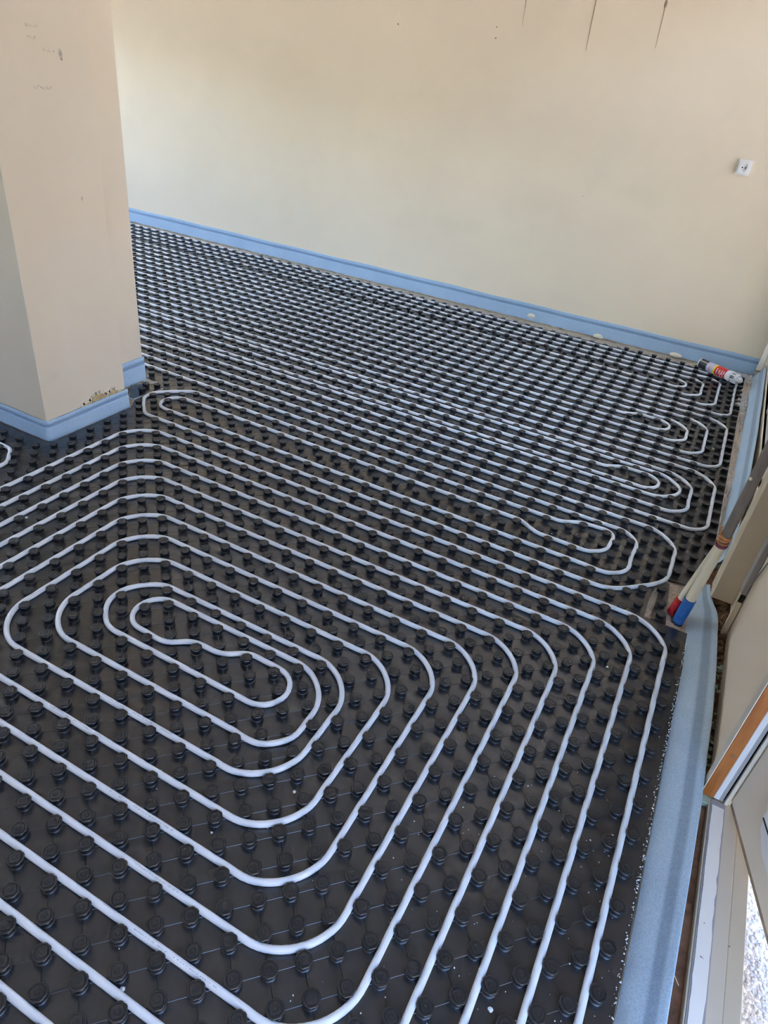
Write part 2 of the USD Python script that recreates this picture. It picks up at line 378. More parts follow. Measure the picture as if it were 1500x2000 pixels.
# corner batten that stops above the strip
t = thing('corner_batten', 'narrow cream batten with bare brown end, upright in the far right corner of the room', 'batten', (0.985, 4.595, 0.062))
obj('board', box(-0.017, 0.017, -0.012, 0.012, 0.006, 2.3, 0.002), 'frame_light', t)
obj('bare_end', box(-0.016, 0.016, -0.011, 0.011, 0.0, 0.006), 'pine_end', t, label='bare brown end of the wood')
obj('corner_strip', box(0.018, 0.040, -0.010, 0.014, 0.05, 2.3, 0.002), 'frame_cream', t)

# ------------------------------------------------------------------ pillar
px0, px1, py0, py1 = -2.62, -1.815, 1.084, 1.537


def soft_block(x0, x1, y0, y1, z0, z1, cham, n=60):
    """Plastered block whose upright edges are slightly uneven."""
    rows = []
    for z in np.linspace(z0, z1, n):
        j = lambda s: cham * (0.75 + 0.9 * (meshkit.noise(np.array([z * 9, s, 0.3])) - 0.5))
        c = [j(k * 7.3) for k in range(4)]
        rows.append([(x0 + c[0], y0, z), (x1 - c[1], y0, z), (x1, y0 + c[1], z), (x1, y1 - c[2], z), (x1 - c[2], y1, z), (x0 + c[3], y1, z), (x0, y1 - c[3], z), (x0, y0 + c[0], z), (x0 + c[0], y0, z)])
    return quad_strip(np.array(rows)[:, ::1])


t = thing('pillar', 'cream plastered pillar on the left, smudged and pencil-marked, with broken plaster at its foot', 'pillar')
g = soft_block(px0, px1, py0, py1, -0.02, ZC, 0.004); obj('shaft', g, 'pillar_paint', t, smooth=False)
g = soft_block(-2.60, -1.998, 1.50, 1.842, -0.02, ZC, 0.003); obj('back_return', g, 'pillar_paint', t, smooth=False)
rag = [(1.224, 0.086), (1.250, 0.093), (1.273, 0.092), (1.290, 0.101), (1.322, 0.105), (1.338, 0.118), (1.361, 0.127), (1.380, 0.130), (1.398, 0.124), (1.408, 0.110), (1.419, 0.106), (1.440, 0.112), (1.459, 0.121), (1.470, 0.117),
       (1.490, 0.108), (1.505, 0.094), (1.520, 0.088), (1.532, 0.090), (1.534, 0.06), (1.224, 0.06)]
g = trimesh.creation.extrude_polygon(Polygon(rag), 0.003, engine='earcut')
g = trimesh.Trimesh(np.c_[px1 + g.vertices[:, 2] - 0.0015, g.vertices[:, 0], g.vertices[:, 1]], g.faces, process=False); g.fix_normals()
obj('exposed_plaster', g, 'exposed_plaster', t, smooth=False, label='crumbled yellowish plaster laid bare above the blue strip')
ll = []                                                                           # loose rough lumps on the bare patch and the torn paint edge
for k in range(90):
    y = RNG.uniform(1.28, 1.525); zt = np.interp(y, [q[0] for q in rag[:18]], [q[1] for q in rag[:18]])
    s = trimesh.creation.icosphere(1, RNG.uniform(0.002, 0.006)); s.apply_scale(RNG.uniform(0.6, 1.3, 3)); s.apply_translation((px1 + 0.0005, y, RNG.uniform(0.085, max(0.09, zt - 0.006)))); ll.append(s)
obj('plaster_lump', cat_(ll), 'exposed_plaster', t, smooth=False, kind='stuff')
fl = []
for a, b in zip(rag[2:17], rag[3:18]):
    y, z = (a[0] + b[0]) / 2, (a[1] + b[1]) / 2
    s = box(-0.0022, 0.0022, -abs(b[0] - a[0]) * 0.7, abs(b[0] - a[0]) * 0.7, -0.003, 0.010); s.apply_transform(trimesh.transformations.rotation_matrix(math.atan2(b[1] - a[1], b[0] - a[0]), [1, 0, 0])); s.apply_translation((px1, y, z + 0.001)); fl.append(s)
obj('torn_paint_edge', cat_(fl), 'pillar_paint', t, smooth=False, kind='stuff')


def scribble(y0, z0, w, h, n, seed):
    r = np.random.default_rng(seed); out = []
    for k in range(n):
        y = y0 + w * k / n; pts = [(px1 + 0.0003, y + r.uniform(-0.2, 0.8) * w / n, z0 + r.uniform(-0.5, 0.5) * h) for _ in range(4)]
        out.append(sweep(pts, 0.0007, 4))
    return cat_(out)


for k, (y, z, w, h, n) in enumerate(((1.268, 1.522, 0.055, 0.014, 7), (1.270, 1.487, 0.04, 0.012, 5), (1.325, 1.452, 0.055, 0.010, 6), (1.270, 1.340, 0.075, 0.014, 8))):
    obj('pencil_note', scribble(y, z, w, h, n, 40 + k), 'pencil', t)

# ------------------------------------------------------------------ edge insulation strips
BH = 0.122


def banded(grid, band, material, parent):
    """A strip mesh from a grid of points, with the band's strength (one number per column) as a vertex primvar."""
    g = quad_strip(grid)
    p = obj('foam_body', g, material, parent, smooth=True)
    UsdGeom.PrimvarsAPI(p).CreatePrimvar('band', Sdf.ValueTypeNames.FloatArray, 'vertex').Set(Vt.FloatArray.FromNumpy(np.tile(np.asarray(band, np.float32), len(grid))))
    return p


def soft(s, a, b, w):
    s = np.asarray(s, float); f = lambda q: q * q * (3 - 2 * q)
    return f(np.clip((s - a + w) / (2 * w), 0, 1)) * (1 - f(np.clip((s - b + w) / (2 * w), 0, 1)))


def upright_strip(pts, t0, h, part, mb, lean=0.004):
    """Foam strip standing along pts (plan points of its front face); a band is pressed in near the top."""
    P = np.array(pts, float); n = len(P)
    T = np.gradient(P, axis=0); T /= np.linalg.norm(T, axis=1)[:, None]
    N = np.c_[T[:, 1], -T[:, 0]]                                              # towards the room
    sv = np.r_[np.linspace(0, 0.60, 4), np.linspace(0.64, 0.86, 12), 0.90, 0.97]
    band = soft(sv, 0.66, 0.83, 0.035)
    prof = [(-0.0022 * b, s * h) for s, b in zip(sv, band)] + [(-0.0012, 0.992 * h), (-0.003, h), (-t0, h), (-t0, 0.6 * h)]
    wob = 0.002 * np.sin(np.arange(n) * 1.7) if n > 8 else np.zeros(n)
    grid = [[np.r_[P[i] + N[i] * (d - lean * z / h), z + wob[i] * z / h] for d, z in prof] for i in range(n)]
    banded(grid, np.r_[band, 0, 0, 0, 0], mb, part)
    ends = [quad_strip([[grid[i][0], grid[i][-3]], [np.r_[P[i] - N[i] * t0, 0.0], grid[i][-2]]]) for i in (0, n - 1)]
    obj('cut_end', cat_(ends), 'foam_cut', part, smooth=False)


xs = np.linspace(-6.6, 0.975, 40)
t = thing('edge_strip', 'long pale blue foam edge strip along the foot of the back wall', 'edge strip')
upright_strip([(x, back_y(x) - 0.012) for x in xs], 0.010, BH, t, 'foam_blue')
t = thing('edge_strip', 'blue foam edge strip wrapped round the foot of the pillar', 'edge strip')
upright_strip([(-2.62, 1.070), (-2.4, 1.071), (-2.1, 1.071), (-1.835, 1.0715), (-1.818, 1.073), (-1.8095, 1.078), (-1.806, 1.092), (-1.804, 1.2), (-1.805, 1.4), (-1.805, 1.546)], 0.008, 0.094, t, 'foam_blue', lean=0.002)
t = thing('edge_strip', 'short blue foam edge strip on the set-back part behind the pillar', 'edge strip')
upright_strip([(-1.992, 1.545), (-1.990, 1.7), (-1.988, 1.80), (-1.989, 1.848)], 0.008, 0.125, t, 'foam_blue', lean=0.002)


def leaning_strip(ys, xin, xout, zin, zout, part, end_round=False):
    """Foam strip laid over at a slant: xin(y) at the foot, xout(y) at the raised edge."""
    sv = np.r_[np.linspace(0, 0.45, 4), np.linspace(0.5, 0.9, 14), 1.0]
    grid = []
    for y in ys:
        row = []
        for s in sv:
            row.append((xin(y) + (xout(y) - xin(y)) * s, y, zin + (zout(y) - zin) * (s ** 0.85) + 0.0035 * math.sin(y * 9.0 + 4 * s) * s))
        e = row[-1]
        grid.append(row + [(e[0] + 0.004, y, e[2] - 0.003), (e[0] + 0.0045, y, e[2] - 0.008), (xin(y) + 0.006, y, zin - 0.006)])
    banded(grid, np.r_[soft(sv, 0.54, 0.84, 0.07), 0, 0, 0], 'foam_right', part)


near_in = lambda y: float(np.interp(y, [-2.5, 0.12, 0.35, 0.70, 1.2, 1.41, 1.67, 1.72], [0.892, 0.894, 0.895, 0.893, 0.886, 0.876, 0.874, 0.874]))
near_out = lambda y: float(np.interp(y, [-2.5, 0.15, 0.37, 0.71, 1.04, 1.33, 1.55, 1.62, 1.66, 1.70, 1.74, 1.78], [0.972, 0.974, 0.977, 0.985, 0.983, 0.974, 0.964, 0.957, 0.946, 0.936, 0.930, 0.925]))
near_z = lambda y: float(np.interp(y, [-2.5, 1.3, 1.55, 1.66, 1.80], [0.050, 0.050, 0.042, 0.022, 0.012]))
t = thing('edge_strip', 'wide grey-blue foam edge strip slanting along the right wall beside the doorway', 'edge strip')
leaning_strip(np.r_[np.linspace(-2.4, 1.5, 40), np.linspace(1.54, 1.79, 12)], near_in, near_out, -0.006, near_z, t)
far_in = lambda y: float(np.interp(y, [1.95, 2.75, 3.2, 3.9, 4.6], [0.925, 0.946, 0.952, 0.958, 0.965]))
far_out = lambda y: float(np.interp(y, [1.95, 2.3, 2.8, 3.4, 4.3, 4.6], [0.972, 0.984, 1.000, 1.012, 1.022, 1.022]))
t = thing('edge_strip', 'blue foam edge strip under the window, between the grey pipe and the far corner', 'edge strip')
leaning_strip(np.linspace(1.95, 4.60, 40), far_in, far_out, -0.006, lambda y: float(np.interp(y, [1.95, 2.3, 4.6], [0.08, 0.1, 0.1])), t)

# ------------------------------------------------------------------ stud panels
def stud_mesh(seg=24):
    a = np.arange(seg) * 2 * np.pi / seg
    ones = np.ones(seg)
    octo = np.cos(np.pi / 8) / np.cos((a + np.pi / 8) % (np.pi / 4) - np.pi / 8)          # octagon
    sq = np.minimum(1.0, 0.80 / np.maximum(np.abs(np.cos(a + np.pi / 4)), np.abs(np.sin(a + np.pi / 4))) )   # square with rounded corners, edges along the lattice
    lobe = 1.0 + 0.055 * np.where((np.arange(seg) % 3) == 0, -1.0, 0.35)
    rings = [(0.0184 * octo, 0.0002), (0.0172 * octo, 0.0015), (0.0148 * ones, 0.0020), (0.0168 * ones, 0.0146), (0.0182 * lobe, 0.0156), (0.0184 * lobe, 0.0188), (0.0174 * lobe, 0.0200),
             (0.0146 * ones, 0.0201), (0.0140 * ones, 0.0190), (0.0142 * sq, 0.0190), (0.0134 * sq, 0.0208), (0.0072 * ones, 0.0208), (0.0066 * ones, 0.0200), (0.0038 * ones, 0.0200), (0.0033 * ones, 0.0210)]
    V = [np.c_[r * np.cos(a), r * np.sin(a), np.full(seg, z)] for r, z in rings]
    V = np.vstack(V + [[[0, 0, 0.0212]]])
    n = len(rings)
    i, k = np.meshgrid(np.arange(n - 1), np.arange(seg), indexing='ij')
    q = np.stack([i * seg + k, i * seg + (k + 1) % seg, (i + 1) * seg + (k + 1) % seg, (i + 1) * seg + k], -1).reshape(-1, 4)
    kk = np.arange(seg)
    f = np.vstack([q[:, :3], q[:, [0, 2, 3]], np.stack([(n - 1) * seg + kk, (n - 1) * seg + (kk + 1) % seg, np.full(seg, n * seg)], 1)])
    return trimesh.Trimesh(V, f, process=False)


STUD = stud_mesh()
EDGE_STUD = box(-0.017, 0.017, -0.0135, 0.0135, 0.0, 0.020, 0.003)


def project(p):
    d = (np.asarray(p, float) - CAM) @ R.T
    return 750 + 1321 * d[:, 0] / d[:, 2], 1000 + 1321 * d[:, 1] / d[:, 2], d[:, 2]


RIGHT = 17.80
MAIN = Polygon([(RIGHT, -46), (RIGHT, 29.1), (14.65, 29.15), (14.62, 33.4), (15.35, 34.85), (16.95, 35.1), (18.05, 37.4), (18.52, 38.8), (18.50, 90.55), (-103, 88.7), (-103, -46)])
PILLAR_CUT = Polygon([(-60, 21.25), (-36.3, 21.25), (-35.95, 22.0), (-35.95, 30.9), (-36.9, 32.3), (-36.6, 36.2), (-38.6, 37.3), (-60, 37.3)])
MAIN = MAIN.difference(PILLAR_CUT)


def thick_sheet(poly, z0, z1):
    g = [prism(p, z0, z1) for p in getattr(poly, 'geoms', [poly])]
    g = cat_(g); g.apply_scale((U, U, 1.0))
    return g


def lattice(poly, x0, x1, y0, y1, inset=0.28):
    inner = poly.buffer(-inset)
    import shapely
    pts = [(x, y) for x in range(x0, x1 + 1) for y in range(y0, y1 + 1) if (x + y) % 2 == 0]
    ok = shapely.contains_xy(inner, np.array(pts, float))
    return [p for p, o in zip(pts, ok) if o]


main = thing('castellated_panel', 'large black studded underfloor-heating panel field covering the room floor', 'floor panel')
obj('sheet', thick_sheet(MAIN, -0.004, 0.0), 'black_plastic', main, smooth=False)
studs = lattice(MAIN, -104, 18, -46, 91)
edge_studs = [p for p in studs if p[0] == 18]
studs = [p for p in studs if p[0] != 18]
S = np.array(studs, float) * U
sx, sy, sd = project(np.c_[S, np.full(len(S), 0.015)])
seen = (sd > 0.2) & (sx > -20) & (sx < 1520) & (sy > -20) & (sy < 2030)
order = np.argsort(np.where(seen, sd, 1e9))
near = set(order[:300].tolist())


def put(mesh, x, y, z=0.0, rz=0.0):
    g = mesh.copy()
    if rz:
        g.apply_transform(trimesh.transformations.rotation_matrix(rz, [0, 0, 1]))
    g.apply_translation((x, y, z))
    return g


for k in sorted(near):
    obj('stud', put(STUD, *S[k]), 'stud_plastic', main, smooth=35)
rest = [k for k in range(len(S)) if k not in near]
pi = UsdGeom.PointInstancer.Define(stage, str(main.GetPath()) + '/stud_field')
proto = usdkit.mesh(stage, str(pi.GetPath()) + '/stud_shape', STUD, MATS['stud_plastic'], smooth=35)
pi.CreatePrototypesRel().AddTarget(proto.GetPath())
pi.CreatePositionsAttr(Vt.Vec3fArray.FromNumpy(np.c_[S[rest], np.zeros(len(rest))].astype(np.float32)))
pi.CreateProtoIndicesAttr(Vt.IntArray.FromNumpy(np.zeros(len(rest), np.int32)))
tag(pi.GetPrim(), kind='stuff')
for x, y in edge_studs:
    obj('edge_stud', put(EDGE_STUD, (x + 0.05) * U, y * U), 'stud_plastic', main, smooth=False)

# thin raised lines from stud to stud, one joined part
have = {tuple(p) for p in studs}
A, B = [], []
for x, y in studs:
    for dx, dy in ((1, 1), (1, -1)):
        if (x + dx, y + dy) in have:
            px_, py_ = (x + dx / 2) * U, (y + dy / 2) * U
            A.append((px_, py_)); B.append((dx, dy))
A, B = np.array(A), np.array(B, float) / math.sqrt(2)
rx, ry, rd = project(np.c_[A, np.zeros(len(A))])
keep = (rd > 0.2) & (rd < 4.5) & (rx > -150) & (rx < 1650) & (ry > -100) & (ry < 2150)
A, B = A[keep], B[keep]
L_, W_, H_ = 0.0182, 0.0011, 0.0009
Nn = np.c_[-B[:, 1], B[:, 0]]
corners = [(-L_, -W_, 0), (-L_, W_, 0), (L_, W_, 0), (L_, -W_, 0), (-L_, 0, H_), (L_, 0, H_)]
V = np.stack([np.c_[A + B * a + Nn * b, np.full(len(A), z)] for a, b, z in corners], 1)
F = np.array([[0, 3, 5], [0, 5, 4], [2, 1, 4], [2, 4, 5], [1, 0, 4], [3, 2, 5]])
obj('rib_line', trimesh.Trimesh(V.reshape(-1, 3), (F[None] + 6 * np.arange(len(A))[:, None, None]).reshape(-1, 3), process=False), 'stud_plastic', main, smooth=False, kind='stuff')
# joint line along the right-hand edge panel
obj('joint_line', box(17.55 * U, 17.62 * U, 39.5 * U, 90 * U, 0.0, 0.0012), 'stud_plastic', main, smooth=False)

obj('panel_rim', box(18.44 * U, 18.50 * U, 39 * U, 90.4 * U, 0.0, 0.0035), 'film_clear', main, smooth=False, label='pale cut rim along the right border')
# offcuts
t = thing('panel_offcut', 'narrow black studded panel offcut beside the red and blue pipe sleeves', 'panel offcut')
off = Polygon([(15.08, 29.2), (16.15, 29.25), (15.75, 34.4), (15.2, 34.5)])
obj('sheet', thick_sheet(off, -0.004, 0.0), 'black_plastic', t, smooth=False)
for x, y in ((15.30, 32.95), (15.50, 31.05), (15.66, 29.75)):
    obj('stud', put(STUD, x * U, y * U), 'stud_plastic', t, smooth=35)
t = thing('panel_offcut', 'small torn black studded panel scrap lying against the corner behind the pillar', 'panel offcut')
scrap = Polygon([(-39.7, 34.6), (-37.7, 32.55), (-37.15, 32.5), (-36.85, 36.1), (-38.0, 36.6), (-38.7, 36.0)])
obj('sheet', thick_sheet(scrap, -0.001, 0.003), 'black_plastic', t, smooth=False)
for x, y in ((-38.3, 35.4), (-37.75, 34.25), (-37.35, 36.0)):
    obj('stud', put(STUD, x * U, y * U, 0.003), 'stud_plastic', t, smooth=35)
cutp = [(-37.55, 32.3), (-37.0, 32.4), (-36.66, 36.2)]
obj('cut_edge', sweep([(x * U, y * U, 0.003) for x, y in cutp], 0.0035, 6), 'film_clear', t, label='pale cut edge of the scrap')

# ------------------------------------------------------------------ heating pipes
PR = 0.0083


def stud_push(P0, flags, it=70, reach=0.485, sigma=0.75):
    """Bends the curved stretches round the studs they would cut into: the pushes are smoothed along the pipe and added up."""
    P = P0.copy(); fl = flags & np.r_[False, np.ones(len(P0) - 2, bool), False]
    runs = np.split(np.arange(len(P0)), np.nonzero(np.diff(fl.astype(int)))[0] + 1)
    for r_ in [q for q in runs if fl[q[0]] and len(q) > 2]:
        s = np.r_[0, np.cumsum(np.hypot(*(P0[r_][1:] - P0[r_][:-1]).T))]
        K = np.exp(-0.5 * ((s[:, None] - s[None]) / sigma) ** 2); K /= K.max(1, keepdims=True).clip(1e-9)
        K *= 0.45 / K.sum(1, keepdims=True) * 2.2
        hold = np.clip(np.minimum(s, s[-1] - s) / 0.8, 0, 1)[:, None]
        for _ in range(it):
            q = P[r_]
            i, j = np.round((q[:, 0] + q[:, 1]) / 2), np.round((q[:, 0] - q[:, 1]) / 2)
            c = np.c_[i + j, i - j]; d = q - c; n = np.hypot(*d.T)
            push = np.where((n < reach) & (n > 0.02), (reach - n) / np.maximum(n, 1e-6), 0)[:, None] * d
            P[r_] = q + K @ push * hold
    return P


def rounded(way, step=0.3):
    """way: (x, y, radius) corners in channel units -> points and whether each lies on a bend."""
    W = [np.array(w[:2], float) for w in way]
    pts, fl = [W[0]], [False]
    for k in range(1, len(W) - 1):
        a, b, c, r = W[k - 1], W[k], W[k + 1], way[k][2]
        u, v = (a - b) / np.linalg.norm(a - b), (c - b) / np.linalg.norm(c - b)
        ang = math.acos(np.clip(u @ v, -1, 1))
        if ang > math.pi - 1e-3:
            continue
        d = r / math.tan(ang / 2)
        d = min(d, 0.499 * np.linalg.norm(a - b), 0.499 * np.linalg.norm(c - b)); r = d * math.tan(ang / 2)
        o = b + (u + v) / np.linalg.norm(u + v) * (r / math.sin(ang / 2))
        p, q = b + u * d, b + v * d
        a0 = math.atan2(*(p - o)[::-1]); da = (math.atan2(*(q - o)[::-1]) - a0 + math.pi) % (2 * math.pi) - math.pi
        n = max(3, int(abs(da) * r / step))
        pts.append(p + u * 0.4 if np.linalg.norm(pts[-1] - p) > 1 else p); fl.append(True)
        for s in np.linspace(0, 1, n + 1):
            pts.append(o + r * np.array([math.cos(a0 + da * s), math.sin(a0 + da * s)])); fl.append(True)
    pts.append(W[-1]); fl.append(False)
    return np.array(pts), np.array(fl)


def pipe(label, way, group=None, prints=()):
    t = thing('heating_pipe', label, 'pipe', group=group)
    P, fl = rounded(way)
    keep = np.r_[True, np.hypot(*(P[1:] - P[:-1]).T) > 0.02]
    P, fl = P[keep], fl[keep]
    P = stud_push(P, fl)
    obj('tube', sweep(np.c_[P * U, np.full(len(P), PR + 0.0012)], PR, 12), 'pipe_plastic', t, smooth=60)
    r = np.random.default_rng(len(way))
    for (xa, xb, y) in prints:
        g = []
        x = xa
        while x < xb:
            if r.random() < 0.72:
                l = r.uniform(0.015, 0.05); g.append(box(x * U, (x + l) * U, y * U - 0.0032, y * U - 0.0008, 0.0, 0.0003))
                g[-1].apply_translation((0, 0, PR + 0.0012 + math.sqrt(PR ** 2 - 0.0025 ** 2)))
            x += r.uniform(0.05, 0.11)
        obj('print_mark', cat_(g), 'print_ink', t, smooth=False, label='faint printed characters along the pipe')
    return t


LEFT = -102.0
inward = [(-46, -12.5, 0), (16.5, -12.5, 3.05), (16.5, 28.5, 3.05), (-32.5, 28.5, 3.05), (-32.5, -8.5, 3.05), (12.5, -8.5, 3.05), (12.5, 24.5, 3.05), (-28.5, 24.5, 3.05), (-28.5, -4.5, 3.05), (8.5, -4.5, 3.05), (8.5, 20.5, 3.05), (-24.5, 20.5, 3.05),
          (-24.5, -0.5, 3.05), (4.5, -0.5, 3.05), (4.5, 16.5, 3.05), (-20.5, 16.5, 3.05), (-20.5, 3.5, 3.05), (0.5, 3.5, 3.05), (0.5, 12.5, 3.05), (-16.5, 12.5, 2.5), (-16.5, 7.5, 2.5), (-2.5, 7.5, 1.5), (-2.5, 10.5, 1.5), (-6.2, 10.5, 2.0), (-7.5, 9.5, 2.0), (-9.6, 9.5, 2.0),
          (-10.9, 8.5, 2.0), (-14.5, 8.5, 1.5), (-14.5, 11.5, 1.5)]
outward = [(-0.5, 11.5, 3), (-0.5, 5.5, 3), (-18.5, 5.5, 3.05), (-18.5, 14.5, 3.05), (2.5, 14.5, 3.05), (2.5, 1.5, 3.05), (-22.5, 1.5, 3.05), (-22.5, 18.5, 3.05), (6.5, 18.5, 3.05), (6.5, -2.5, 3.05), (-26.5, -2.5, 3.05), (-26.5, 22.5, 3.05), (10.5, 22.5, 3.05),
           (10.5, -6.5, 3.05), (-30.5, -6.5, 3.05), (-30.5, 26.5, 3.05), (14.5, 26.5, 3.05), (14.5, -10.5, 3.05), (-46, -10.5, 0)]
pipe('milky white heating pipe wound in the big foreground double spiral', inward + outward,
     prints=((-13.6, -8.4, 1.5), (-10.2, -6.0, 3.5), (-6.3, -2.2, -0.5), (-0.6, 3.6, -4.5), (-2.5, 0.2, -2.5)))
pipe('heating pipe looping behind the pillar, with three nested turns nearest the red and blue sleeves',
     [(LEFT, 39.5, 0), (12.5, 39.5, 3.2), (12.5, 32.5, 3.2), (-34.5, 32.5, 1.5), (-34.5, 35.5, 1.5), (3.1, 35.5, 2), (4.9, 34.5, 2), (10.5, 34.5, 2.0), (10.5, 38.5, 2.0), (7.8, 38.5, 2), (6.2, 37.5, 2), (-36.5, 37.5, 3.3),
      (-36.5, 30.5, 3.3), (15.5, 30.5, 5.2), (15.5, 41.5, 3.1), (LEFT, 41.5, 0)])
pipe('heating pipe forming the second set of nested turns, beyond those beside the sleeves',
     [(LEFT, 43.5, 0), (17.5, 43.5, 1.9), (17.5, 55.5, 3.1), (10.0, 55.5, 4), (LEFT, 55.5, 1), (LEFT, 53.5, 1), (9.5, 53.5, 4), (15.5, 53.5, 3.0), (15.5, 45.5, 3.0), (LEFT, 45.5, 1), (LEFT, 47.5, 1), (14.5, 47.5, 2.5),
      (14.5, 52.5, 2.5), (LEFT, 52.5, 1), (LEFT, 50.5, 1), (7.2, 50.5, 2), (8.8, 51.5, 2), (12.5, 51.5, 1.5), (12.5, 48.5, 1.5), (LEFT, 48.5, 0)])
pipe('heating pipe forming the third set of nested turns, the next before the spray can',
     [(LEFT, 57.5, 0), (17.5, 57.5, 1.8), (17.5, 71.5, 2.8), (LEFT, 71.5, 1), (LEFT, 69.5, 1), (15.5, 69.5, 2.9), (15.5, 59.5, 2.2), (LEFT, 59.5, 1), (LEFT, 61.5, 1), (13.5, 61.5, 2.8), (13.5, 67.5, 2.8),
      (LEFT, 67.5, 1), (LEFT, 65.5, 1), (6.2, 65.5, 2), (7.8, 66.5, 2), (11.5, 66.5, 1.5), (11.5, 63.5, 1.5), (LEFT, 63.5, 0)])
pipe('heating pipe with the farthest nested turns, by the back wall under the spray can',
     [(LEFT, 73.5, 0), (17.5, 73.5, 1.6), (17.5, 88.5, 2.5), (LEFT, 88.5, 1), (LEFT, 86.5, 1), (15.5, 86.5, 2.6), (15.5, 75.5, 2.0), (LEFT, 75.5, 1), (LEFT, 77.5, 1), (13.5, 77.5, 2.5), (13.5, 84.5, 2.5), (LEFT, 84.5, 1),
      (LEFT, 82.5, 1), (11.5, 82.5, 1.5), (11.5, 79.5, 1.5), (LEFT, 79.5, 0)])
pipe('short end of a heating pipe loop at the left edge, in front of the pillar', [(-80, 18.5, 0), (-35.5, 18.5, 2), (-35.5, 14.5, 2), (-80, 14.5, 0)])

# ------------------------------------------------------------------ rubble, film and crumbs
def crumple(px, w0, w1, z0, amp, freq, seed, nu=90, nv=10):
    """Crumpled sheet along plan points px; w0/w1 = its two borders."""
    P0, P1 = np.array(w0, float), np.array(w1, float)
    s = np.linspace(0, 1, nu); t0 = np.linspace(0, 1, len(P0))
    a = np.c_[np.interp(s, t0, P0[:, 0]), np.interp(s, t0, P0[:, 1])]; b = np.c_[np.interp(s, t0, P1[:, 0]), np.interp(s, t0, P1[:, 1])]
    v = np.linspace(0, 1, nv)
    G = a[:, None] * (1 - v)[None, :, None] + b[:, None] * v[None, :, None]
    q = np.concatenate([G * freq, np.full(G.shape[:2] + (1,), 0.37)], -1)
    n1 = np.abs(meshkit.noise(q, seed) - 0.5) * 2; n2 = np.abs(meshkit.noise(q * 2.3 + 5, seed + 1) - 0.5) * 2; n3 = np.abs(meshkit.noise(q * 5.1 + 9, seed + 2) - 0.5) * 2
    z = z0 + amp * (0.6 * n1 + 0.4 * n2 + 0.25 * n3 - 0.25)
    return quad_strip(np.concatenate([G, z[..., None]], -1))


obj('plastic_film', crumple(None, [(0.924, 1.95), (0.925, 2.6), (0.925, 3.4), (0.922, 3.9), (0.90, 4.25), (0.885, 4.55)], [(0.966, 1.95), (0.972, 2.6), (0.978, 3.4), (0.985, 3.9), (0.99, 4.25), (0.985, 4.62)], -0.008, 0.042, 26.0, 3, 220, 14),
    'film', smooth=False, label='crumpled brownish film squeezed between panel edge and blue strip under the window', cat='plastic film')
obj('plastic_film', crumple(None, [(0.73, 1.43), (0.73, 1.56), (0.74, 1.68), (0.80, 1.78)], [(0.895, 1.42), (0.885, 1.56), (0.885, 1.70), (0.93, 1.90)], -0.016, 0.022, 26.0, 9, 70, 34),
    'film', smooth=False, label='crumpled film in the floor opening under the red and blue sleeves', cat='plastic film')
obj('plastic_film', crumple(None, [(0.885, 3.98), (0.905, 3.95), (0.935, 3.82), (0.945, 3.60)], [(0.925, 4.20), (0.95, 4.15), (0.965, 4.0), (0.962, 3.70)], 0.004, 0.030, 24.0, 21, 60, 26),
    'film_clear', smooth=False, label='clear crumpled film bunched over the panel corner near the spray can', cat='plastic film')
obj('plastic_film', crumple(None, [(0.80, 4.535), (0.86, 4.535), (0.93, 4.50), (0.955, 4.40)], [(0.80, 4.66), (0.88, 4.66), (0.96, 4.66), (0.985, 4.50)], 0.0, 0.035, 28.0, 31, 60, 24),
    'film_clear', smooth=False, label='crumpled grey film in the far corner behind the spray can', cat='plastic film')
g = crumple(None, [(x, 88.0 * U + (90.2 - 88.0) * U * (x + 6.5) / 7.4) for x in np.linspace(-6.5, 0.9, 8)], [(x, back_y(x) - 0.004) for x in np.linspace(-6.5, 0.9, 8)], -0.012, 0.016, 20.0, 5, 400, 6)
obj('plaster_dust', g, 'plaster_dust', smooth=False, label='beige dusty film and plaster grit along the foot of the back wall strip', cat='plaster dust', kind='stuff')
g = crumple(None, [(-2.02, 1.87), (-1.98, 1.75), (-1.90, 1.62), (-1.80, 1.535)], [(-1.86, 1.90), (-1.82, 1.80), (-1.80, 1.66), (-1.77, 1.555)], -0.006, 0.010, 40.0, 15, 50, 16)
obj('plaster_dust', g, 'plaster_dust', smooth=False, label='beige plaster grit on the bare floor at the corner behind the pillar', cat='plaster dust', kind='stuff')


def rubble(name, n, xr, yr, zr, sr, material, label, seed, flat=0.5):
    r = np.random.default_rng(seed); g = []
    for _ in range(n):
        s = trimesh.creation.icosphere(0 if n > 200 else 1, r.uniform(*sr)); s.vertices *= r.uniform(0.7, 1.3, s.vertices.shape); s.apply_scale((1, 1, flat)); s.apply_transform(trimesh.transformations.random_rotation_matrix(r.random(3)))
        s.apply_translation((r.uniform(*xr), r.uniform(*yr), r.uniform(*zr))); g.append(s)
    return obj(name, cat_(g), material, smooth=False, label=label, cat='rubble', kind='stuff')


